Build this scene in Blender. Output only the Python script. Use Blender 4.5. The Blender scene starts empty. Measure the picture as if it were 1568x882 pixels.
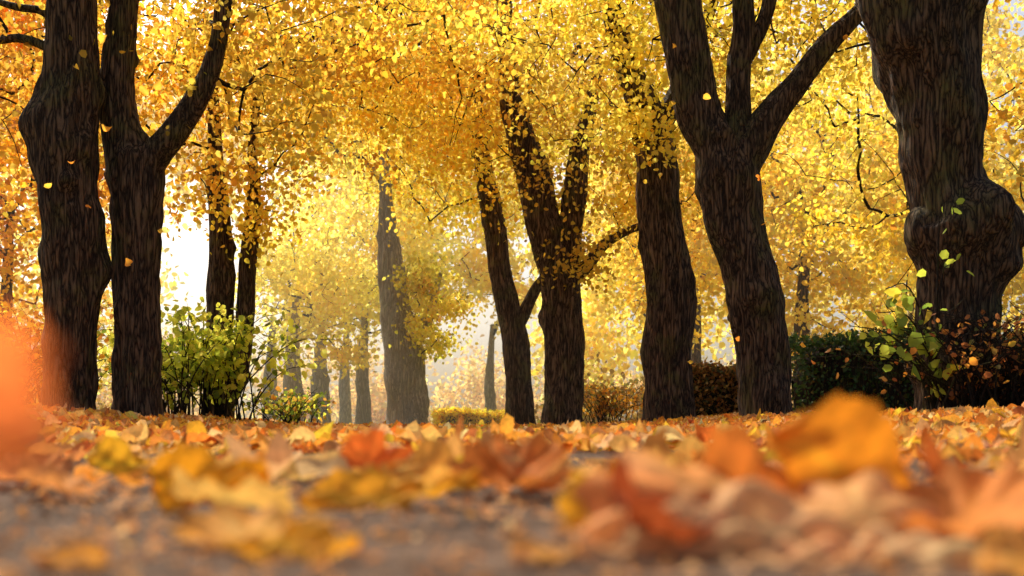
import bpy, math, numpy as np
from mathutils import Vector, noise, Euler
rng=np.random.default_rng(11)
scene=bpy.context.scene
H=0.09
# ---------------------------------------------------------------- helpers
def make_mesh(name,V,F,mat,col=None,smooth=False,parent=None):
    V=np.ascontiguousarray(V,dtype=np.float32); F=np.ascontiguousarray(F,dtype=np.int32)
    me=bpy.data.meshes.new(name)
    me.vertices.add(len(V)); me.vertices.foreach_set('co',V.ravel())
    me.loops.add(F.size); me.loops.foreach_set('vertex_index',F.ravel())
    me.polygons.add(len(F)); me.polygons.foreach_set('loop_start',np.arange(0,F.size,4,dtype=np.int32))
    me.update(calc_edges=True)
    if smooth: me.polygons.foreach_set('use_smooth',np.ones(len(F),dtype=bool))
    if col is not None:
        a=me.color_attributes.new('col','FLOAT_COLOR','POINT')
        c=np.ones((len(V),4),dtype=np.float32); c[:,:3]=col
        a.data.foreach_set('color',c.ravel())
    me.materials.append(mat)
    ob=bpy.data.objects.new(name,me); scene.collection.objects.link(ob)
    if parent: ob.parent=parent
    return ob
def empty(name):
    e=bpy.data.objects.new(name,None); scene.collection.objects.link(e); e.empty_display_size=.2
    return e
def sm(t):
    t=np.clip(t,0,1); return t*t*(3-2*t)
def terrain(x,y):
    x=np.asarray(x,float); y=np.asarray(y,float)
    u=np.abs(x+.05*y)
    f=1-sm((y-17)/7)
    b=.12*sm((u-1.5)/1.9)*f
    b=b+.018*np.sin(x*2.1+y*.7)*np.sin(y*1.3-x*.6)*sm((u-1.8)/.8)*f
    return b
def norm(v): return v/np.maximum(np.linalg.norm(v,axis=-1,keepdims=True),1e-9)
# ---------------------------------------------------------------- materials
def nodes(mat):
    mat.use_nodes=True; nt=mat.node_tree; nt.nodes.clear(); return nt,nt.nodes,nt.links
def leaf_mat(name,trans=.5,gloss=.03,nscale=30.,tboost=1.0,lo=.82,hi=1.15,rough=.5):
    m=bpy.data.materials.new(name); nt,N,L=nodes(m)
    at=N.new('ShaderNodeAttribute'); at.attribute_name='col'
    tc=N.new('ShaderNodeTexCoord'); ns=N.new('ShaderNodeTexNoise'); ns.inputs['Scale'].default_value=nscale; ns.inputs['Detail'].default_value=4; ns.inputs['Roughness'].default_value=.65
    L.new(tc.outputs['Object'],ns.inputs['Vector'])
    mr=N.new('ShaderNodeMapRange'); mr.inputs[1].default_value=.3; mr.inputs[2].default_value=.7; mr.inputs[3].default_value=lo; mr.inputs[4].default_value=hi
    L.new(ns.outputs['Fac'],mr.inputs[0])
    mx=N.new('ShaderNodeVectorMath'); mx.operation='SCALE'; L.new(at.outputs['Color'],mx.inputs[0]); L.new(mr.outputs[0],mx.inputs['Scale'])
    d=N.new('ShaderNodeBsdfDiffuse'); t=N.new('ShaderNodeBsdfTranslucent'); g=N.new('ShaderNodeBsdfGlossy'); g.inputs['Roughness'].default_value=rough
    g.inputs['Color'].default_value=(.8,.75,.65,1)
    L.new(mx.outputs[0],d.inputs['Color'])
    gm=N.new('ShaderNodeVectorMath'); gm.operation='SCALE'; gm.inputs['Scale'].default_value=tboost; L.new(mx.outputs[0],gm.inputs[0]); L.new(gm.outputs[0],t.inputs['Color'])
    a=N.new('ShaderNodeMixShader'); a.inputs[0].default_value=trans; L.new(d.outputs[0],a.inputs[1]); L.new(t.outputs[0],a.inputs[2])
    b=N.new('ShaderNodeMixShader'); b.inputs[0].default_value=gloss; L.new(a.outputs[0],b.inputs[1]); L.new(g.outputs[0],b.inputs[2])
    o=N.new('ShaderNodeOutputMaterial'); L.new(b.outputs[0],o.inputs['Surface'])
    return m
def bark_mat(name,dark,light,moss=(.20,.22,.04),mossamt=.6,k=1.0):
    m=bpy.data.materials.new(name); nt,N,L=nodes(m)
    tc=N.new('ShaderNodeTexCoord'); mp=N.new('ShaderNodeMapping'); mp.inputs['Scale'].default_value=(15*k,15*k,1.5*k)
    L.new(tc.outputs['Object'],mp.inputs[0])
    n0=N.new('ShaderNodeTexNoise'); n0.inputs['Scale'].default_value=.7; n0.inputs['Detail'].default_value=6; L.new(mp.outputs[0],n0.inputs['Vector'])
    add=N.new('ShaderNodeVectorMath'); add.operation='MULTIPLY_ADD'; add.inputs[1].default_value=(3.2,3.2,3.2)
    L.new(n0.outputs['Color'],add.inputs[0]); L.new(mp.outputs[0],add.inputs[2])
    vo=N.new('ShaderNodeTexVoronoi'); vo.feature='DISTANCE_TO_EDGE'; vo.inputs['Scale'].default_value=1.5; L.new(add.outputs[0],vo.inputs['Vector'])
    n1=N.new('ShaderNodeTexNoise'); n1.inputs['Scale'].default_value=3; n1.inputs['Detail'].default_value=8; n1.inputs['Roughness'].default_value=.8; L.new(mp.outputs[0],n1.inputs['Vector'])
    mr=N.new('ShaderNodeMapRange'); mr.inputs[1].default_value=0; mr.inputs[2].default_value=.32; mr.inputs[3].default_value=.25; L.new(vo.outputs['Distance'],mr.inputs[0])
    ml=N.new('ShaderNodeMath'); ml.operation='MULTIPLY'; L.new(mr.outputs[0],ml.inputs[0]); L.new(n1.outputs['Fac'],ml.inputs[1])
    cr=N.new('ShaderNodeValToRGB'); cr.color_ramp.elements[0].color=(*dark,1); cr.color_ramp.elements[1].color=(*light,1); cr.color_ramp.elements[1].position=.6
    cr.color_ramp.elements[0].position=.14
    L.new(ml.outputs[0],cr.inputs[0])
    n2=N.new('ShaderNodeTexNoise'); n2.inputs['Scale'].default_value=2.6; n2.inputs['Detail'].default_value=8; n2.inputs['Roughness'].default_value=.65; L.new(tc.outputs['Object'],n2.inputs['Vector'])
    m2=N.new('ShaderNodeMapRange'); m2.inputs[1].default_value=.5; m2.inputs[2].default_value=.68; m2.inputs[4].default_value=mossamt; L.new(n2.outputs['Fac'],m2.inputs[0])
    mg=N.new('ShaderNodeMath'); mg.operation='MULTIPLY'; L.new(m2.outputs[0],mg.inputs[0]); 
    mq=N.new('ShaderNodeMapRange'); mq.inputs[1].default_value=.1; mq.inputs[2].default_value=.4; L.new(ml.outputs[0],mq.inputs[0]); L.new(mq.outputs[0],mg.inputs[1])
    mix=N.new('ShaderNodeMixRGB'); mix.inputs[2].default_value=(*moss,1); L.new(mg.outputs[0],mix.inputs[0]); L.new(cr.outputs[0],mix.inputs[1])
    bp=N.new('ShaderNodeBump'); bp.inputs['Strength'].default_value=1.; bp.inputs['Distance'].default_value=.07/k; L.new(ml.outputs[0],bp.inputs['Height'])
    p=N.new('ShaderNodeBsdfPrincipled'); p.inputs['Roughness'].default_value=.85; p.inputs['Specular IOR Level'].default_value=.2
    L.new(mix.outputs[0],p.inputs['Base Color']); L.new(bp.outputs[0],p.inputs['Normal'])
    o=N.new('ShaderNodeOutputMaterial'); L.new(p.outputs[0],o.inputs['Surface'])
    return m
def ground_mat(name,c1,c2,c3,sc,bump=.01):
    m=bpy.data.materials.new(name); nt,N,L=nodes(m)
    tc=N.new('ShaderNodeTexCoord')
    n=N.new('ShaderNodeTexNoise'); n.inputs['Scale'].default_value=sc; n.inputs['Detail'].default_value=8; n.inputs['Roughness'].default_value=.7; L.new(tc.outputs['Object'],n.inputs['Vector'])
    v=N.new('ShaderNodeTexVoronoi'); v.inputs['Scale'].default_value=sc*7; L.new(tc.outputs['Object'],v.inputs['Vector'])
    cr=N.new('ShaderNodeValToRGB'); e=cr.color_ramp.elements; e[0].position=.33; e[0].color=(*c1,1); e[1].position=.68; e[1].color=(*c3,1)
    x=cr.color_ramp.elements.new(.5); x.color=(*c2,1); L.new(n.outputs['Fac'],cr.inputs[0])
    bw=N.new('ShaderNodeRGBToBW'); L.new(v.outputs['Color'],bw.inputs[0])
    mx=N.new('ShaderNodeMixRGB'); mx.blend_type='MULTIPLY'; mx.inputs[0].default_value=.55; L.new(cr.outputs[0],mx.inputs[1]); L.new(bw.outputs[0],mx.inputs[2])
    bp=N.new('ShaderNodeBump'); bp.inputs['Distance'].default_value=bump; bp.inputs['Strength'].default_value=.9; L.new(v.outputs['Distance'],bp.inputs['Height'])
    p=N.new('ShaderNodeBsdfPrincipled'); p.inputs['Roughness'].default_value=.95; p.inputs['Specular IOR Level'].default_value=.1; L.new(mx.outputs[0],p.inputs['Base Color']); L.new(bp.outputs[0],p.inputs['Normal'])
    o=N.new('ShaderNodeOutputMaterial'); L.new(p.outputs[0],o.inputs['Surface'])
    return m
M_leaf=leaf_mat('autumn_leaf',.66,.02,25,1.3,.97,1.15)
M_litter=leaf_mat('fallen_leaf',.38,.015,70,1.1,.7,1.2,.6)
M_hedge=leaf_mat('hedge_leaf',.3,.04,20)
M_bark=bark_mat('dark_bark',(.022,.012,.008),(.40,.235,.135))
M_barkg=bark_mat('grey_bark',(.35,.29,.20),(.88,.78,.60),(.5,.52,.2),.4,.8)
M_twig=bark_mat('twig_bark',(.02,.012,.007),(.09,.055,.03),k=2)
M_path=ground_mat('path_asphalt',(.06,.034,.022),(.15,.09,.058),(.28,.175,.115),9,.012)
M_ground=ground_mat('woodland_ground',(.08,.06,.012),(.16,.17,.02),(.35,.2,.04),3,.02)
G=(.97,.65,.048); Y=(.97,.80,.15); O=(.95,.45,.033); LG=(.82,.80,.09); B=(.60,.28,.05); R=(.82,.24,.035); GR=(.17,.26,.035); P_=(.97,.86,.30)
def colours(n,pal,wts,jit=.14,bias=None):
    pal=np.array(pal); w=np.array(wts,float); w/=w.sum()
    i=rng.choice(len(pal),n,p=w)
    c=pal[i]; j=rng.choice(len(pal),n,p=w); f=rng.random((n,1))*.5
    c=c*(1-f)+pal[j]*f
    c=c*(1+jit*rng.standard_normal((n,1)))
    return np.clip(c,.004,.97)
def nz(p,k,s=0.): return np.array([noise.noise(Vector((a*k+s,b*k,c*k))) for a,b,c in p])[:,None]
# ---------------------------------------------------------------- tubes
def catmull(P,per):
    P=np.array(P,float); Q=np.vstack([2*P[0]-P[1],P,2*P[-1]-P[-2]]); out=[]
    for i in range(1,len(Q)-2):
        for k in range(per):
            t=k/per; a,b,c,d=Q[i-1],Q[i],Q[i+1],Q[i+2]
            out.append(.5*((2*b)+(-a+c)*t+(2*a-5*b+4*c-d)*t*t+(-a+3*b-3*c+d)*t**3))
    out.append(P[-1]); return np.array(out)
class Geo:
    def __init__(s): s.V=[];s.F=[];s.n=0
    def add(s,V,F): s.V.append(V); s.F.append(F+s.n); s.n+=len(V)
    def build(s,name,mat,parent=None,smooth=True): return make_mesh(name,np.vstack(s.V),np.vstack(s.F),mat,None,smooth,parent)
def ring_faces(nr,ns):
    i=np.arange(nr-1)[:,None]*ns; j=np.arange(ns)[None,:]; k=(j+1)%ns
    return np.stack([i+j,i+k,i+ns+k,i+ns+j],-1).reshape(-1,4)
def tube(geo,P,Rd,ns=6,rough=0.,burls=0,seed=0,flare=0.):
    P=np.asarray(P,float); n=len(P)
    tg=norm(np.gradient(P,axis=0))
    ref=np.array([0,1.,0]) if abs(tg[0][1])<.8 else np.array([1.,0,0])
    u=np.zeros_like(P); cur=ref
    for i in range(n):
        cur=cur-tg[i]*cur.dot(tg[i]); cur=cur/np.linalg.norm(cur); u[i]=cur
    w=np.cross(tg,u)
    th=np.linspace(0,2*np.pi,ns,endpoint=False)
    rr=np.repeat(np.asarray(Rd,float)[:,None],ns,1)
    if rough>0:
        r2=np.random.default_rng(seed)
        bl=[(r2.uniform(.1,.95)*n,r2.uniform(0,6.28),r2.uniform(.1,.32),r2.uniform(.2,.5)) for _ in range(burls)]
        seglen=np.linalg.norm(np.diff(P,axis=0),axis=1).mean()
        for i in range(n):
            for j in range(ns):
                c,s_=math.cos(th[j]),math.sin(th[j]); R0=rr[i,j]
                z=P[i][2]
                f=noise.noise(Vector((c*1.6+seed,s_*1.6,z*1.7)))*.16
                f+=noise.noise(Vector((c*4+seed,s_*4,z*5)))*.10
                f+=(abs(noise.noise(Vector((c*14+seed,s_*14,z*2.2))))-.2)*.12
                rr[i,j]=R0*(1+rough*f)
        ii=np.arange(n)[:,None]
        for (bi,ba,amp,wd) in bl:
            da=np.angle(np.exp(1j*(th[None,:]-ba)))
            dz=(ii-bi)*seglen/np.maximum(np.asarray(Rd)[:,None],.01)
            rr*=1+amp*np.exp(-(da/wd/1.3)**2-(dz/(wd*1.5))**2)
        if flare>0:
            zz=P[:,2:3]-P[0,2]
            rr*=1+flare*np.exp(-zz/.16)*(1+.35*np.cos(5*th[None,:]+seed))
    V=P[:,None,:]+rr[:,:,None]*(np.cos(th)[None,:,None]*u[:,None,:]+np.sin(th)[None,:,None]*w[:,None,:])
    geo.add(V.reshape(-1,3),ring_faces(n,ns))
# ---------------------------------------------------------------- leaves
def tree_leaves(pts,size,droop=.6):
    n=len(pts)
    a=norm(rng.standard_normal((n,3))+np.array([0,0,-droop]))
    b=norm(np.cross(a,rng.standard_normal((n,3)))); c=np.cross(a,b)
    fold=rng.uniform(-.05,.28,(n,1))
    wd=rng.uniform(.75,1.05,(n,1))
    tpl=[(0,0,0),(.22,.42,1),(.68,.34,1),(1,0,0),(.68,-.34,1),(.22,-.42,1)]
    V=np.zeros((n,6,3)); s=size.reshape(-1,1)
    for k,(x,y,z) in enumerate(tpl):
        V[:,k]=pts+s*(a*x+b*y*wd+c*z*fold*.8)
    base=(np.arange(n)*6)[:,None]
    F=np.stack([base+np.array([[0,1,2,3]]),base+np.array([[0,3,4,5]])],1).reshape(-1,4)
    return V.reshape(-1,3),F
def foliage(name,pts,size,col,mat,parent=None,droop=.6):
    V,F=tree_leaves(pts,size,droop)
    return make_mesh(name,V,F,mat,np.repeat(col,6,0),False,parent)
def blob_points(bl):
    out=[]
    for (x,y,z,rx,ry,rz,n) in bl:
        d=norm(rng.standard_normal((n,3)))*(rng.random((n,1))**(1/2.3))
        out.append(np.array([x,y,z])+d*np.array([rx,ry,rz]))
    return np.vstack(out)
def grow(geo,skel,cl,rmin=.004,step=.7,k=.0042):
    nodes=[p for p in skel]; par=[-1]*len(nodes)
    d=np.min(np.linalg.norm(cl[:,None]-skel[None],axis=2),axis=1)
    for i in np.argsort(d):
        c=cl[i]; A=np.array(nodes); dd=np.linalg.norm(A-c,axis=1); j=int(np.argmin(dd)); L=dd[j]
        m=int(L//step)
        p0=A[j]; prev=j
        for q in range(m):
            t=(q+1)/(m+1); pt=p0*(1-t)+c*t+rng.standard_normal(3)*.06*L*.6; pt[2]+=.10*L*math.sin(math.pi*t)
            nodes.append(pt); par.append(prev); prev=len(nodes)-1
        nodes.append(c); par.append(prev)
    cnt=np.ones(len(nodes))
    for i in range(len(nodes)-1,-1,-1):
        if par[i]>=0: cnt[par[i]]+=cnt[i]
    for i in range(len(nodes)):
        if par[i]<0: continue
        a=np.array(nodes[par[i]]); b=np.array(nodes[i]); L=np.linalg.norm(b-a)
        ra=min(k*math.sqrt(cnt[i])*1.15+rmin*.3,.08); rb=max(rmin,k*math.sqrt(max(cnt[i]-1,1)))*.85
        mid=(a+b)/2+rng.standard_normal(3)*.05*L
        P=catmull([a,mid,b],2); tube(geo,P,np.linspace(ra,rb,len(P)),4)
def crown(parent,blobs,skel,lpc,lsize,pal,wts,sig=.22,twk=.0042,name='foliage',dk=.6):
    cl=blob_points(blobs)
    g=Geo(); grow(g,skel,cl,k=twk); g.build('branches',M_twig,parent)
    per=(lpc*rng.uniform(.3,1.7,len(cl))).astype(int); n=per.sum()
    idx=np.repeat(np.arange(len(cl)),per)
    cs=rng.uniform(.65,1.15,(len(cl),1))*np.array([[sig,sig,sig*.75]])
    off=rng.standard_normal((n,3))*cs[idx]; off[:,2]-=.08
    pts=cl[idx]+off
    size=lsize*rng.uniform(.6,1.25,n)
    col=colours(n,pal,wts)
    cb=rng.uniform(.78,1.15,(len(cl),1)); cm=colours(len(cl),pal,wts,.05)
    q=nz(cl,.55,7.); cm=cm*(1-np.clip(q*1.6,0,.6))+np.array(LG)*np.clip(q*1.6,0,.6)
    q=nz(cl,.5,31.); d_=np.clip(q*2.,0,dk); cm=cm*(1-d_)+np.array(B)*d_; cb=cb*(1-.3*d_)
    col=np.clip((col*.4+cm[idx]*.6)*cb[idx],.003,.97)
    foliage(name,pts,size,col,M_leaf,parent)
# ---------------------------------------------------------------- trees
def tree(name,x,y,s,stems,crowns=None,bark=None,ns=56,seed=1,lpc=34,lsize=.075,pal=(G,Y,O,LG),wts=(4,3,2,1),burls=7,sig=.22,twk=.0042,burl_at=(),rk=.92,dk=.6):
    """x,y trunk foot in metres; stems are lists of (dx,dy,h,r) in units of s metres each"""
    E=empty(name); g=Geo(); skel=[]
    for si,st in enumerate(stems):
        P=np.array([(x+a*s,y+b*s,H+h*s) for a,b,h,r in st]); Rr=np.array([[r*s*rk] for *_,r in st])
        if si==0:
            P=np.vstack([[P[0][0],P[0][1],-.12],P]); Rr=np.vstack([Rr[0],Rr])
        L=np.linalg.norm(np.diff(P,axis=0),axis=1).sum(); per=max(3,int(L/.045/len(P)))
        if s>.008: per=max(3,per//2)
        Q=catmull(np.hstack([P,Rr]),per)
        tube(g,Q[:,:3],np.maximum(Q[:,3],.01),ns if si==0 else max(20,ns//2),1.,burls if si==0 else 2,seed+si*3,.22 if si==0 else 0)
        sk=Q[::max(1,per//2),:3]; skel.append(sk[sk[:,2]>2.2] if (sk[:,2]>2.2).any() else sk[-1:])
    for (a,b,h,r) in burl_at:
        c=np.array([x+a*s,y+b*s,H+h*s]); t=np.linspace(-1,1,17)
        P=c+np.stack([0*t,0*t,t*r*s*1.15],1); tube(g,P,r*s*np.sqrt(np.maximum(1-t*t,.004)),28,1.3,2,seed+50)
    g.build('trunk',bark or M_bark,E)
    if crowns: crown(E,crowns,np.vstack(skel),lpc,lsize,pal,wts,sig,twk,dk=dk)
    return E
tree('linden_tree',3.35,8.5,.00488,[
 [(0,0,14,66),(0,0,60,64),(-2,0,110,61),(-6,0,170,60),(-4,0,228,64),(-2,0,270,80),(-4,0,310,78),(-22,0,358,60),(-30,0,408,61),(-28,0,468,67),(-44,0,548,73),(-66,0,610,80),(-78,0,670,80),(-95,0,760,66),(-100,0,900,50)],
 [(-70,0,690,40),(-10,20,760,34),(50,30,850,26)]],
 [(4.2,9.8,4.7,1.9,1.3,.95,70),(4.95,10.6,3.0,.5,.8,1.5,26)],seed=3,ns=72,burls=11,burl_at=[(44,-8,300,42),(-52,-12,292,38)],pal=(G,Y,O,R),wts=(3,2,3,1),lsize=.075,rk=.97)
tree('linden_tree',2.58,11.5,.0066,[
 [(0,0,6,42),(-5,0,60,41),(-10,0,130,42),(-18,0,185,45),(-33,0,248,44),(-53,0,318,47),(-62,0,372,52),(-75,0,420,40),(-100,0,470,37),(-120,0,540,36),(-134,0,640,35),(-145,0,740,29),(-150,0,860,22)],
 [(-58,0,360,38),(-47,0,415,30),(-44,5,478,22),(-41,8,548,20),(-34,8,608,19),(-38,8,720,17),(-30,0,850,12)],
 [(-42,8,540,12),(-22,12,580,12),(4,14,640,12),(16,16,720,10)],
 [(-55,0,365,38),(-30,-6,415,31),(2,-10,465,26),(42,-14,515,20),(86,-18,573,17),(126,-22,613,14),(172,-26,660,12),(220,-30,720,8)]],
 [(2.2,12.2,5.1,2.2,1.5,1.25,75),(3.4,12,4.4,.9,.9,.6,16),(.9,12.4,4.9,1.4,1.2,1.1,50)],seed=7,burls=8,pal=(G,Y,O,LG),wts=(4,3,1.5,2))
tree('linden_tree',1.93,14,.00804,[
 [(0,0,12,42),(-2,0,88,37),(3,0,188,41),(-4,0,248,38),(-14,0,318,36),(-18,0,388,34),(-29,0,448,31),(-48,0,508,24),(-69,0,568,20),(-89,0,648,16),(-104,0,740,12)],
 [(-25,0,440,22),(10,5,500,16),(40,8,570,12),(70,10,650,9)]],
 [(1.1,14.3,5.0,1.9,1.6,1.7,130),(2.9,15,5.6,1.6,1.5,1.3,50),(1.5,13.4,3.7,.55,.4,.5,18)],seed=12,burls=6,pal=(G,Y,O,LG),wts=(3,4,1.2,2.5),lpc=42)
tree('linden_tree',.84,19,.0109,[
 [(0,0,3,33),(4,0,88,31),(-1,0,168,34),(-6,0,228,31),(-31,0,308,30),(-41,0,368,27),(-66,0,448,24),(-81,0,508,18),(-86,0,588,14),(-90,0,690,10)],
 [(0,0,200,26),(8,0,260,22),(19,0,348,20),(24,0,408,17),(39,0,468,12),(60,0,560,9)],
 [(5,0,215,15),(35,-3,238,12),(64,-5,273,9),(100,-6,294,7),(124,-8,303,6),(160,-8,330,4)]],
 [(.5,19,6.1,2.6,2,2.6,220),(2.4,18.6,4.0,1.0,.8,.9,34),(1.1,18.3,2.6,.6,.4,.8,8)],seed=21,burls=5,ns=40,lsize=.085,lpc=46,pal=(G,Y,O,B),wts=(4,3,1.6,.6),sig=.25)
tree('linden_tree',.145,21,.01205,[
 [(0,0,0,24),(-4,0,88,22),(-11,0,148,21),(-28,0,218,19),(-38,0,298,19),(-48,0,348,18),(-58,0,408,13),(-61,0,488,9),(-71,0,538,7),(-75,0,640,5)],
 [(-6,0,145,13),(8,0,172,11),(24,0,205,9),(44,0,238,7),(60,0,300,5)]],
 [(-.9,21,6.3,2.3,2,2.8,200),(-2.6,20,6.8,1.8,1.6,1.8,80)],seed=27,burls=4,ns=36,lsize=.09,lpc=46,pal=(G,Y,O,LG),wts=(4,3,1.5,2),sig=.27)
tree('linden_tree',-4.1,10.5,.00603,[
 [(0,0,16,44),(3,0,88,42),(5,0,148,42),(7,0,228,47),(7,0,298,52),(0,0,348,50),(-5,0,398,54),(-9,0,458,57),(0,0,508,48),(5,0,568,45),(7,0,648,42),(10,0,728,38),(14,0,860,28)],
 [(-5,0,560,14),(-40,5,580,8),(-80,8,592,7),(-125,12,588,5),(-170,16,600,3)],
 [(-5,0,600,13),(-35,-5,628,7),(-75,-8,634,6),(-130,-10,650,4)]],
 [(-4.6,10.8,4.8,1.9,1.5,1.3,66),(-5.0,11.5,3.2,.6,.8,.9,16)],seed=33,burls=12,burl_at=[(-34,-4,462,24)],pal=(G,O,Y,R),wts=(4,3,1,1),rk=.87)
tree('linden_tree',-3.56,10.8,.0062,[
 [(0,0,8,40),(0,0,88,38),(1,0,168,38),(0,0,248,38),(1,0,328,41),(-4,0,388,46),(-17,0,424,36),(-27,0,478,30),(-29,0,548,26),(-22,0,608,23),(-17,0,688,20),(-10,0,800,15)],
 [(2,0,375,34),(28,-4,408,26),(61,-8,443,22),(93,-12,488,20),(118,-16,538,17),(133,-18,598,14),(143,-20,668,12),(160,-20,760,8)]],
 [(-2.7,11.2,4.7,1.5,1.4,1.2,80),(-2.45,11,3.4,.85,.7,.75,34),(-1.6,11.6,4.7,1.1,1.1,.9,40)],seed=39,burls=8,pal=(G,Y,O,LG),wts=(4,2.4,1.6,.8),rk=.88)
tree('linden_tree',-4.12,16,.00918,[
 [(0,0,2,24),(1,0,88,20),(1,0,178,22),(4,0,248,20),(1,0,308,17),(-4,0,368,15),(-6,0,418,12),(-10,0,520,9)],
 [(6,0,30,20),(28,0,70,17),(36,0,108,15),(41,0,188,15),(44,0,248,14),(51,0,308,13),(54,0,368,11),(51,0,418,8),(60,0,520,6)]],
 [(-4.1,16,5.3,2.4,1.8,2.0,200),(-3.7,15.3,3.2,1.0,.6,.6,18),(-2.0,17.5,6.0,2.0,1.8,1.9,110)],seed=45,burls=5,ns=36,lpc=46,lsize=.085,pal=(G,O,B,LG),wts=(4,3,1.4,.7),sig=.26)
tree('old_linden_tree',-2.42,26,.0149,[
 [(0,0,-6,32),(-1,0,48,28),(-4,0,108,30),(-14,0,168,25),(-22,0,228,20),(-26,0,278,16),(-30,0,328,11),(-34,0,420,7)],
 [(2,0,110,15),(20,0,140,12),(34,0,165,9),(50,0,230,6)]],
 [(-2.8,27.2,8.4,3.6,2.0,3.8,250)],bark=M_barkg,seed=51,burls=5,ns=36,lpc=46,lsize=.12,sig=.34,pal=(G,Y,LG,P_),wts=(3,4,2,1),twk=.005,rk=1.,dk=.2)
E=empty('ivy_plant'); crown(E,[(-1.75,25.8,2.8,.8,.6,1.05,36),(-2.2,25.35,3.2,.25,.15,.9,9)],np.array([[-2.1,25.6,1.6],[-2.2,25.5,3.0]]),60,.1,(LG,Y,GR,O),(4,4,1,1),.2,dk=.2)
def small_tree(x,y,r,hh,blobs,pal,wts,lpc=44,ls=.13,sig=.36,seed=5,bark=None,dk=.15):
    return tree('linden_tree',x,y,1.,[[(0,0,-.1,r),(.02,0,hh*.3,r*.85),(-.03,0,hh*.6,r*.8),(0,0,hh,r*.6),(.1,0,hh*1.7,r*.3)]],blobs,bark=bark or M_barkg,ns=24,seed=seed,burls=3,lpc=lpc,lsize=ls,sig=sig,pal=pal,wts=wts,twk=.006,dk=dk)
pb=((Y,LG,G,P_),(5,2,1.5,3))
small_tree(-6.55,34,.38,2.2,[(-5.8,33.5,4.1,2.4,1.8,2.4,140)],*pb,seed=61,ls=.15)
small_tree(-6.4,38,.38,2.2,[(-6.1,37.5,6,3,2,3,85)],*pb,seed=62,ls=.18)
small_tree(-8.9,42,.36,2.3,[(-5.5,43,8.5,3.6,2.2,3,70)],*pb,seed=63,ls=.21)
small_tree(-5.6,43,.28,2.3,[(-4.6,42,4.8,1.9,1.6,2.0,60)],*pb,seed=64,ls=.18)
small_tree(-5.1,39,.3,2.6,[(-4.2,38.5,6.2,1.8,1.6,2.2,50)],*pb,seed=65,ls=.18)
small_tree(-6.9,47,.3,2.6,[(-2,40,10.8,5,2.5,4.0,160)],(G,Y,LG,P_),(2,3,1,2),seed=66,ls=.19)
small_tree(-4.6,50,.34,2.6,[(-4.2,50,8,2.5,2,3,50)],*pb,seed=67,ls=.22)
small_tree(-.9,47,.3,2.4,[(-.7,47,6.9,2.4,1.8,2.6,60),(-2.6,48,6.2,1.5,1.5,1.6,22)],(Y,P_,G),(3,4,1),seed=69,ls=.22)
rp=((G,Y,O,P_),(3,5,.8,2.6))
for k,(x,y,b) in enumerate([(3.6,29,[(3.7,28.5,5.4,2.2,2,3.7,165)]),(6.9,27,[(6.8,26.5,5.6,2.7,2,4.5,195)]),(10.6,27,[(10.8,26.5,5.6,2.9,2,4.8,205)]),
      (6,37,[(5.5,36.5,8.5,4.8,2.2,6,140)]),(13,37,[(13,36.5,8.2,5,2.4,6.8,150)])]):
    small_tree(x,y,.26,3,b,*rp,seed=70+k,bark=M_bark,ls=.145 if y<30 else .23,lpc=48,dk=.25)
tree('linden_tree',6.9,17.5,.0098,[[(0,0,-4,26),(4,0,120,24),(-4,0,260,20),(0,0,400,15),(6,0,560,8)]],
 [(4.9,17,4.9,2.2,1.7,2.4,100)],seed=88,burls=4,ns=30,lpc=42,lsize=.085,pal=(G,Y,O),wts=(4,4,1.5),sig=.27,dk=.3)
for k,(x,y,b) in enumerate([(-12,27,[(-12.3,27,6.2,3.2,2.2,5.6,240)]),(-7.8,20,[(-8.2,20,6.4,2.2,1.6,2.6,110)])]):
    small_tree(x,y,.25,3,b,(O,G,R,B),(4,4,1.2,1.2),seed=90+k,bark=M_bark,ls=.14,lpc=48,dk=.5)
# ---------------------------------------------------------------- distant woodland
def mass(name,blobs,lpc,ls,pal,wts,sig,mat=M_leaf):
    cl=blob_points(blobs); n=len(cl)*lpc; idx=np.repeat(np.arange(len(cl)),lpc)
    pts=cl[idx]+rng.standard_normal((n,3))*sig; pts[:,2]=np.abs(pts[:,2])
    col=colours(n,pal,wts)*rng.uniform(.75,1.12,(len(cl),1))[idx]
    return foliage(name,pts,ls*rng.uniform(.6,1.2,n),np.clip(col,0,.97),mat)
bl=[]
for x in np.arange(-60,62,6.5):
    bl.append((x,rng.uniform(68,80),1.8,4.2,3,rng.uniform(2.6,4.6),60))
mass('distant_woodland',bl,42,.34,((.85,.58,.22),(.9,.68,.22),(.75,.5,.18),(.93,.80,.25)),(3,3,2,2),.6)  # pale tan leaf colours have distance haze painted in
mass('avenue_woodland',[(-2,54,14.5,5,2,4.5,60),(4,54,11.5,5,2,6.5,100),(10.5,54,9,5,2,8,110),(17,52,9,5,2,8.5,120),(24,52,9,5,2,9,90),
   (3.4,56,4,2.6,2,3.4,40),(-8,54,14,5,2,4.5,70),(-14,50,13,4,2,4.2,80),(-20,50,10,5,2,9,110)],44,.36,(Y,G,P_),(5,2,3),.6)
mass('shrub_thicket',[(x,32+rng.uniform(-1,1),.3,1.6,1,rng.uniform(1.0,1.9),30) for x in list(np.arange(2.2,19,2.2))+[-12,-14.5,-17]],36,.14,((.45,.25,.06),(.6,.4,.07),(.3,.2,.05),(.4,.38,.06)),(3,2,2,2),.3)
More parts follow.
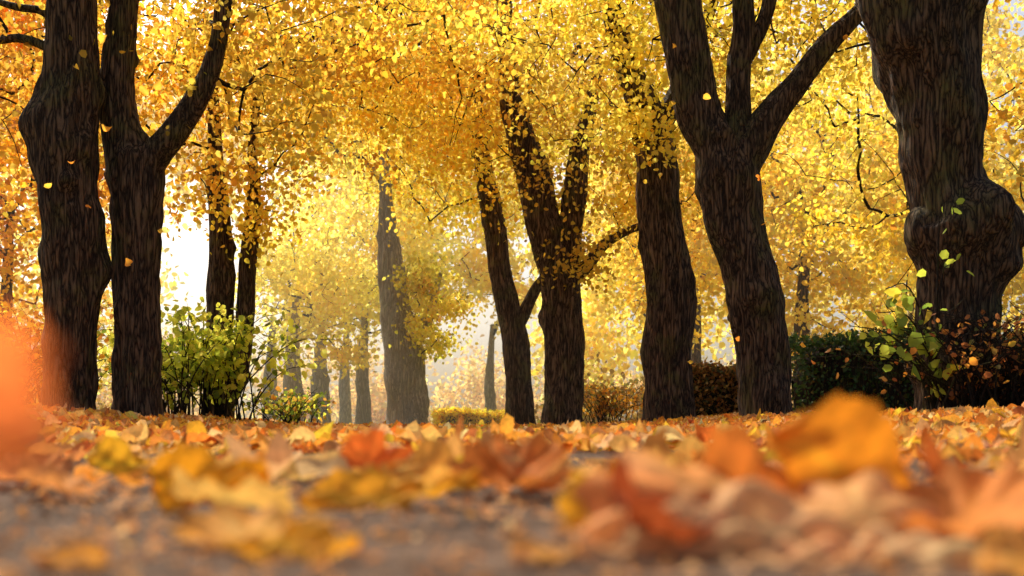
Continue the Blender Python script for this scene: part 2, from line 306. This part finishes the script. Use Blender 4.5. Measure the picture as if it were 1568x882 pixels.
# ---------------------------------------------------------------- hedges and shrubs
def hedge(name,x0,x1,y0,y1,h,n,pal,wts,ls,mat=M_hedge):
    E=empty(name)
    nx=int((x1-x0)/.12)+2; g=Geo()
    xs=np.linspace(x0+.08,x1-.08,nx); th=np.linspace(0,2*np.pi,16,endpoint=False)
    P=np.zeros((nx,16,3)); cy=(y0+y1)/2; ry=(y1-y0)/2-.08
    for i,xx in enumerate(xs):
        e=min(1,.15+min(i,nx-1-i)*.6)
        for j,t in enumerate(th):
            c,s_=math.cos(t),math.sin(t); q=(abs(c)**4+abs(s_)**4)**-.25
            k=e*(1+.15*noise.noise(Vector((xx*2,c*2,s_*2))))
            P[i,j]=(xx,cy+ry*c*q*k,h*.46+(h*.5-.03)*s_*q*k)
    g.add(P.reshape(-1,3),ring_faces(nx,16)); co=g.build('dark_core',M_twig,E)  # added solid dark hull, fills the hedge behind its leaves
    p=rng.random((n,3)); f=rng.integers(0,3,n)
    X=x0+(x1-x0)*p[:,0]; Yy=y0+(y1-y0)*p[:,1]; Z=h*p[:,2]
    Yy=np.where(f==0,y0+rng.random(n)*.12,Yy); Z=np.where(f==1,h-rng.random(n)*.1,Z)
    pts=np.stack([X,Yy,Z],1)+rng.standard_normal((n,3))*.03
    pts[:,2]+=.04*np.sin(X*3.1)
    col=colours(n,pal,wts,.25); foliage('foliage',pts,ls*rng.uniform(.6,1.2,n),col,mat,E,droop=.1)
hedge('hedge',3.25,9.5,13.0,14.0,1.12,18000,((.045,.085,.018),(.07,.12,.022),(.3,.2,.04)),(4,4,.7),.055)
hedge('low_hedge',-2.1,-.15,30,30.8,.42,4000,((.85,.72,.08),(.95,.72,.08)),(1,1),.08,M_leaf)
hedge('beech_hedge',2.2,3.4,15.6,16.2,.85,4500,((.4,.17,.04),(.6,.32,.07),(.15,.15,.04)),(3,2,2),.055)
def shrub(name,x,y,rx,ry,h,nst,lps,ls,pal,wts,sp=1.,mat=M_leaf,bow=.3,lean=(0,0),lo=1/3):
    E=empty(name); g=Geo(); pts=[]
    for i in range(nst):
        bx=x+rng.normal()*rx*.4; by=y+rng.normal()*ry*.4; z0=float(terrain(bx,by))-.03
        dx,dy=rng.normal()*rx*.6*sp+lean[0],rng.normal()*ry*.6*sp+lean[1]; hh=h*rng.uniform(.5,1.05)
        c=catmull([(bx,by,z0),(bx+dx*.3,by+dy*.3,z0+hh*.5),(bx+dx*.8,by+dy*.8,z0+hh*.9),(bx+dx*1.3,by+dy*1.3,z0+hh*(1-bow*rng.random()*.4))],4)
        tube(g,c,np.linspace(.008,.002,len(c))*(1 if h<1 else 1.4),4)
        k=rng.integers(int(len(c)*lo),len(c),lps); q=c[k]+rng.standard_normal((lps,3))*.05*max(1,h)
        pts.append(q)
        for m in range(3):
            a=c[rng.integers(3,len(c)-1)]; b=a+np.array([rng.normal()*.15,rng.normal()*.15,rng.uniform(.02,.2)])*max(.7,h)
            tube(g,np.array([a,(a+b)/2+rng.standard_normal(3)*.01,b]),np.array([.004,.003,.0015]),3)
    g.build('stems',M_twig,E); pts=np.vstack(pts); n=len(pts)
    foliage('foliage',pts,ls*rng.uniform(.6,1.2,n),colours(n,pal,wts,.2),mat,E)
shrub('bramble_shrub',3.45,7.9,.6,.3,.75,130,4,.05,((.5,.16,.04),(.7,.3,.04),(.35,.13,.04),(.3,.28,.05)),(3,2,2,1))
shrub('bramble_shrub',4.3,8.3,.6,.4,.85,110,4,.05,((.5,.16,.04),(.7,.3,.04),(.35,.13,.04)),(3,2,2))
shrub('elder_sapling',3.1,8.0,.12,.15,1.08,8,9,.11,((.5,.55,.06),GR,(.3,.38,.05),G),(3,3,3,1),1.2,lean=(-.45,0))
shrub('elder_sapling',3.9,7.8,.15,.15,.95,5,6,.08,((.5,.55,.06),GR,(.4,.5,.06),G),(3,3,3,1),1.2)
shrub('ivy_plant',2.98,8.05,.08,.03,1.5,3,6,.075,((.5,.55,.06),(.4,.5,.06),GR),(3,3,2),.6,lean=(.05,0),lo=.8)
shrub('elder_bush',-3.85,14.4,.75,.4,1.45,60,26,.1,(LG,(.45,.52,.05),GR,Y),(4,3,1.5,1.5))
shrub('elder_bush',-4.7,15,.5,.4,1.2,36,20,.09,((.3,.36,.04),GR,LG),(3,2,2))
shrub('bramble_shrub',-5.3,11.6,.5,.4,.75,60,12,.07,(R,O,B),(3,2,3))
shrub('bramble_shrub',-3.0,15.6,.4,.4,.5,40,12,.07,(GR,LG,B),(3,2,2))
shrub('bramble_shrub',1.7,20.5,.6,.4,.8,50,14,.08,(B,O,(.3,.25,.05)),(3,2,2))
shrub('bramble_shrub',-7.5,17.5,1.2,.6,1.8,80,20,.1,(O,B,LG),(3,2,2))
# ---------------------------------------------------------------- ground and path
xs=np.unique(np.concatenate([np.linspace(-12,12,161),np.array([-400,-200,-100,-60,-35,-22,-16,16,22,35,60,100,200,400])]))
ys=np.unique(np.concatenate([np.linspace(-4,30,171),np.array([-60,-20,-8,36,45,60,90,150,300,600])]))
X,Yg=np.meshgrid(xs,ys); Z=terrain(X,Yg); 
V=np.stack([X,Yg,Z],-1).reshape(-1,3); nx=len(xs); i=np.arange(len(ys)-1)[:,None]*nx; j=np.arange(nx-1)[None]
F=np.stack([i+j,i+j+1,i+nx+j+1,i+nx+j],-1).reshape(-1,4)
make_mesh('ground',V,F,M_ground,None,True)
ys=np.linspace(-4,19,100); ed=np.array([1.45+.12*math.sin(y*2.3)+.08*math.sin(y*5.1+1) for y in ys])
cols=np.linspace(-1,1,9); V=np.array([[-.05*y+c*e,y,.005] for y,e in zip(ys,ed) for c in cols])
i=np.arange(99)[:,None]*9; j=np.arange(8)[None]; F=np.stack([i+j,i+j+1,i+9+j+1,i+9+j],-1).reshape(-1,4)
make_mesh('path',V,F,M_path,None,True)
# ---------------------------------------------------------------- fallen leaves
def frames(n,tilt):
    nn=norm(np.array([0,0,1.])+tilt*rng.standard_normal((n,3))*np.array([1,1,.2]))
    a=rng.standard_normal((n,3)); a=norm(a-nn*(a*nn).sum(1,keepdims=True)); return a,np.cross(nn,a),nn
def ovate(pts,size,fr,nt=6,ns=3,curl=1.,ca=None,cb=None,wid=.40,crk=0.):
    n=len(pts); a,b,c=fr
    t=np.linspace(0,1,nt)[None,:,None]; s=np.linspace(-1,1,ns)[None,None,:]
    w=wid*np.sin(np.pi*np.clip(t,0,1)**.72)**.75+.01
    if ca is None: ca=rng.normal(.2,.7,(n,1,1))*curl
    if cb is None: cb=rng.normal(.5,.6,(n,1,1))*curl
    ph=rng.uniform(0,6.3,(n,1,1)); q=rng.uniform(.03,.12,(n,1,1))
    if nt>10: w=w*(1+.05*np.sin(t*37)+.05*np.sin(t*61+1))
    x=(t-.5)+0*s+0*ph; y=s*w*(1-.12*np.abs(cb))+.07*np.sin(ph)*(t-.5)**2*4
    z=ca*(t-.5)**2+cb*(s*w)**2*1.6+q*np.sin(7*t+ph)*s*curl
    z=z+crk*(.05*np.sin(9*t+5*s+ph)+.035*np.sin(19*t-7*s+2*ph)+.02*np.abs(s)*np.sin(33*t+ph))
    S=size.reshape(-1,1,1)
    V=pts[:,None,None,:]+(S*x)[...,None]*a[:,None,None]+(S*y)[...,None]*b[:,None,None]+(S*z)[...,None]*c[:,None,None]
    k=nt*ns; i=np.arange(nt-1)[:,None]*ns; j=np.arange(ns-1)[None]
    f=np.stack([i+j,i+j+1,i+ns+j+1,i+ns+j],-1).reshape(-1,4)
    F=(np.arange(n)*k)[:,None,None]+f[None]
    vein=1+.25*(np.abs(s)<.01)+0*t
    if nt>10: vein=vein*(1-.25*np.abs(s)**3)+.12*np.maximum(0,np.cos((t*1.-np.abs(s)*.35)*50))**6
    vein=np.broadcast_to(vein,(n,nt,ns)).reshape(-1,1)
    return V.reshape(-1,3),F.reshape(-1,4),k,vein
def lobed(pts,size,fr,ca=None,cb=None,K=50,rings=5,curl=1.,deep=.42):
    n=len(pts); a,b,c=fr
    th=np.linspace(-np.pi,np.pi,K,endpoint=False)
    r=np.full(K,deep)
    for t0,am in ((0,1.),(.95,.9),(-.95,.9),(1.95,.7),(-1.95,.7)):
        r=np.maximum(r,deep+(am-deep)*np.exp(-(np.abs(th-t0)/.40)**1.6))
    r*=1+.05*np.sin(17*th); rho=np.array([.02,.2,.4,.6,.8,1.]) if K>60 else np.array([.02,.3,.55,.8,1.])
    ve=np.zeros(K)
    for t0 in (0,.95,-.95,1.95,-1.95): ve=np.maximum(ve,np.exp(-((th-t0)/.09)**2))
    X=rho[:,None]*(r*np.cos(th))[None]*.55; Yy=rho[:,None]*(r*np.sin(th))[None]*.55
    if ca is None: ca=rng.normal(.5,1.0,(n,1,1))*curl
    if cb is None: cb=rng.normal(.7,1.0,(n,1,1))*curl
    ph=rng.uniform(0,6.3,(n,1,1)); q=rng.uniform(.04,.1,(n,1,1))
    Z=ca*X**2+cb*Yy**2+q*np.sin(3*th[None,None]+ph)*(rho[None,:,None]**2)*curl+.04*np.sin(9*th[None,None]+2*ph)*rho[None,:,None]**2
    S=size.reshape(-1,1,1)
    V=pts[:,None,None,:]+(S*(X[None]+0*Z))[...,None]*a[:,None,None]+(S*(Yy[None]+0*Z))[...,None]*b[:,None,None]+(S*Z)[...,None]*c[:,None,None]
    R_=len(rho); k=R_*K; i=np.arange(R_-1)[:,None]*K; j=np.arange(K)[None]; kk=(j+1)%K
    f=np.stack([i+j,i+kk,i+K+kk,i+K+j],-1).reshape(-1,4); F=(np.arange(n)*k)[:,None,None]+f[None]
    vein=(1+.22*ve[None,:]*np.ones((R_,1)))*(1.05-.25*rho[:,None]**3); vein=np.broadcast_to(vein[None],(n,R_,K)).reshape(-1,1)
    return V.reshape(-1,3),F.reshape(-1,4),k,vein
LP=[(.90,.37,.05),(.80,.24,.035),(.92,.50,.13),(.97,.54,.045),(.52,.10,.025),(.90,.58,.27),(.50,.21,.07)]
LW=[5,3.6,3.2,2.0,1.2,1.9,2.2]
VV=[];FF=[];CC=[];off=0
def put(res,col):
    global off
    V,F,k,vein=res; VV.append(V); FF.append(F+off); off+=len(V); CC.append(np.clip(np.repeat(col,k,0)*vein,0,.97))
def sample(n,y0,y1,side,pw=1.):
    y=y0+(y1-y0)*rng.random(n)**pw; x=(rng.random(n)*2-1)*(side*y+.5); return x,y
def clear_mask(x,y,amt):
    m=np.array([noise.noise(Vector((a*1.7+3,b*1.0,0))) for a,b in zip(x,y)])
    on=np.abs(x+.02*y)<.9
    return ~(on&(m>amt))
x,y=sample(1000,1.35,3.6,.62,.8); k=clear_mask(x,y,-.03)|(rng.random(len(x))<.18); x,y=x[k],y[k]; n=len(x)
z=terrain(x,y)+.008+rng.random(n)*.015
h=n//2
put(lobed(np.stack([x,y,z],1)[:h],rng.uniform(.06,.10,h),frames(h,.26),curl=.8),colours(h,LP,LW,.15))
put(ovate(np.stack([x,y,z],1)[h:],rng.uniform(.05,.11,n-h),frames(n-h,.28),9,5),colours(n-h,LP,LW,.15))
x,y=sample(19000,3.2,15,.66,.8); k=clear_mask(x,y,.3)|(rng.random(len(x))<.5); x,y=x[k],y[k]; n=len(x)
z=terrain(x,y)+.01+rng.random(n)*.03
put(ovate(np.stack([x,y,z],1),rng.uniform(.055,.115,n),frames(n,.42),6,3,1.2),colours(n,LP,LW,.18))
x,y=sample(16000,15,34,.6,.9); k=(np.abs(x+.05*y)>1)|(rng.random(len(x))<.35); x,y=x[k],y[k]; n=len(x)
put(ovate(np.stack([x,y,terrain(x,y)+.015],1),rng.uniform(.08,.14,n),frames(n,.4),4,3),colours(n,LP,LW,.18))
for (cx,cy,rx,ry,hh,cnt) in [(-2.6,6.5,1.3,1.2,.07,1000),(-3.6,8.6,1.6,1.,.09,900),(3.2,7.2,1.6,.8,.05,800),(1.5,12.5,1.5,1.,.05,600)]:
    p=rng.standard_normal((cnt,2))*.6; x=cx+p[:,0]*rx; y=cy+p[:,1]*ry
    z=terrain(x,y)+rng.random(cnt)*hh*np.exp(-(p**2).sum(1))+.01
    put(ovate(np.stack([x,y,z],1),rng.uniform(.07,.12,cnt),frames(cnt,.7),6,3,1.3),colours(cnt,LP,LW,.18))
x,y=sample(7500,.45,2.6,.6,.9); n=len(x)
put(ovate(np.stack([x,y,np.full(n,.009)],1),rng.uniform(.003,.017,n),frames(n,.4),3,3),colours(n,[(.45,.2,.08),(.75,.42,.2),(.16,.08,.05),(.8,.34,.08)],[3,2,2,2],.2))
make_mesh('fallen_leaves',np.vstack(VV),np.vstack(FF),M_litter,np.vstack(CC),True)
# individual foreground leaves: kind,(x,y,z),size,colour,yaw,pitch,roll,ca,cb
VV=[];FF=[];CC=[];off=0
def hero(kind,loc,size,col,yaw,pitch,roll,ca,cb,deep=.66,wid=.42,crk=.8):
    e=Euler((math.radians(roll),math.radians(pitch),math.radians(yaw)),'XYZ').to_matrix()
    fr=tuple(np.array(e.col[i])[None] for i in range(3)); p=np.array([loc]); s=np.array([size]); A=np.array([[[ca]]]); Bq=np.array([[[cb]]])
    if kind=='m': r=lobed(p,s,fr,A,Bq,100,6,.6,deep)
    else: r=ovate(p,s,fr,28,13,.7,A,Bq,wid,crk)
    put(r,np.array([col]))
# curled heap on the right
hero('m',(.135,.80,.036),.20,(.93,.38,.11),12,2,38,-.7,-1.0,.8)
hero('o',(.15,.725,.024),.22,(.95,.54,.24),-10,4,34,-.35,-.9,wid=.26)
hero('m',(.235,.765,.030),.17,(.95,.46,.16),-25,12,30,-1.0,-.8,.8)
hero('o',(.095,.745,.020),.10,(.50,.10,.025),50,0,25,.9,.9)
hero('m',(.070,.82,.026),.10,(.97,.48,.03),10,-12,35,.4,.5)
hero('o',(.255,.69,.014),.14,(.95,.58,.27),-36,6,18,-.5,-.8,wid=.26)
hero('o',(.190,.69,.012),.12,(.93,.47,.2),14,-4,20,-.5,-.8,wid=.3)
hero('o',(.262,.86,.048),.150,(.97,.35,.025),-6,26,56,.3,.5,wid=.34,crk=.6)
hero('m',(.36,.87,.036),.14,(.80,.20,.035),60,10,30,-.9,.9,.8)
hero('m',(.31,.78,.024),.13,(.88,.30,.06),-60,0,20,.4,.8,.8)
hero('o',(.205,.93,.030),.13,(.84,.26,.04),25,0,35,.4,.8)
hero('o',(.02,.70,.008),.05,(.85,.42,.12),40,0,5,.4,.5)
# left and centre
hero('o',(-.285,1.08,.030),.115,(.97,.41,.02),-6,-4,46,.3,.5,wid=.36)
hero('m',(-.25,1.03,.018),.12,(.97,.54,.12),160,0,18,.3,.4,.8)
hero('o',(-.12,1.13,.018),.18,(.97,.44,.035),10,-8,30,.25,.3,wid=.2,crk=.6)
hero('m',(-.01,1.28,.026),.15,(.70,.22,.04),-15,5,22,1.0,1.0,.7)
hero('o',(.04,1.30,.028),.13,(.93,.50,.16),-16,10,24,1.0,.6,wid=.3)
hero('m',(-.185,.79,.012),.11,(.97,.44,.09),15,0,10,.3,.3,.8)
hero('o',(-.135,.715,.010),.085,(.97,.43,.03),-8,0,16,.3,.3,wid=.34)
hero('o',(-.255,.665,.010),.05,(.90,.40,.07),60,0,8,.3,.4)
hero('o',(.30,.64,.008),.08,(.93,.44,.1),10,0,10,.3,.4)
hero('m',(-.80,1.75,.055),.14,(.93,.30,.04),20,-10,55,.8,1.2)
hero('o',(-.59,1.70,.030),.09,(.97,.50,.03),30,0,45,.5,.6)
hero('m',(-.50,1.25,.018),.11,(.88,.36,.10),100,0,16,.6,.7,.75)
hero('m',(-.19,1.50,.035),.11,(.90,.20,.03),40,0,45,.8,.9)
hero('m',(.42,1.35,.02),.12,(.82,.28,.06),-70,0,12,.9,.9)
hero('o',(.2,1.5,.02),.10,(.90,.46,.1),20,0,15,.9,.9)
hero('o',(-.1,1.42,.02),.12,(.93,.44,.08),-30,0,20,.6,.7)
hero('m',(-.62,1.45,.02),.12,(.88,.34,.10),10,0,14,.8,.9)
make_mesh('foreground_leaves',np.vstack(VV),np.vstack(FF),M_litter,np.vstack(CC),True)
# ---------------------------------------------------------------- falling leaves
VV=[];FF=[];CC=[];off=0
hero('m',(-.110,.215,.096),.046,(.88,.22,.05),30,30,60,.6,.6)
n=36; y=rng.uniform(6,12,n); x=np.where(rng.random(n)<.4,rng.uniform(-.42,-.3,n),rng.uniform(.12,.44,n))*y; z=.3+rng.random(n)*.33*y
a=norm(rng.standard_normal((n,3))); b=norm(np.cross(a,rng.standard_normal((n,3)))); 
put(ovate(np.stack([x,y,z],1),rng.uniform(.05,.075,n),(a,b,np.cross(a,b)),6,3,1.3),colours(n,[(.92,.36,.04),(.95,.55,.06),(.8,.25,.03),(.95,.68,.1)],[4,3,2,1],.12))
make_mesh('falling_leaves',np.vstack(VV),np.vstack(FF),M_leaf,np.vstack(CC),True)
# ---------------------------------------------------------------- light
el,az=math.radians(44),math.radians(-28)
# thin autumn haze hanging in the avenue beyond the first trees
hm=bpy.data.materials.new('autumn_haze'); nt,N,L=nodes(hm)
vs=N.new('ShaderNodeVolumeScatter'); vs.inputs['Color'].default_value=(1,.94,.72,1); vs.inputs['Density'].default_value=.0065; vs.inputs['Anisotropy'].default_value=.65
o=N.new('ShaderNodeOutputMaterial'); L.new(vs.outputs[0],o.inputs['Volume'])
xa,xb,ya,yb,za,zb=-45,45,17,95,-.5,18
V=np.array([(a,b,c) for a in (xa,xb) for b in (ya,yb) for c in (za,zb)]); F=np.array([[0,1,3,2],[4,6,7,5],[0,4,5,1],[2,3,7,6],[0,2,6,4],[1,5,7,3]])
make_mesh('haze',V,F,hm)
w=bpy.data.worlds.new("World"); scene.world=w; w.use_nodes=True; nt=w.node_tree; bg=nt.nodes['Background']
sky=nt.nodes.new('ShaderNodeTexSky'); sky.sky_type='NISHITA'; sky.sun_disc=False; sky.sun_elevation=el; sky.sun_rotation=az
sky.dust_density=5; sky.air_density=1.; sky.ozone_density=.3
nt.links.new(sky.outputs[0],bg.inputs[0]); bg.inputs[1].default_value=.15
sd=bpy.data.lights.new('sun','SUN'); sd.energy=5; sd.angle=math.radians(.6); sd.color=(1,.92,.76)
so=bpy.data.objects.new('sun',sd); scene.collection.objects.link(so)
so.rotation_euler=Vector((math.sin(az)*math.cos(el),math.cos(az)*math.cos(el),math.sin(el))).to_track_quat('Z','Y').to_euler()
# ---------------------------------------------------------------- camera
cd=bpy.data.cameras.new('camera'); cd.lens=40; cd.sensor_width=36; cd.shift_y=.132; cd.clip_start=.02; cd.clip_end=1500
cd.dof.use_dof=True; cd.dof.focus_distance=10.5; cd.dof.aperture_fstop=3.2
co=bpy.data.objects.new('camera',cd); scene.collection.objects.link(co); co.location=(0,0,H); co.rotation_euler=(math.radians(90),0,0)
scene.camera=co
scene.view_settings.view_transform='Standard'; scene.view_settings.look='None'; scene.view_settings.exposure=0
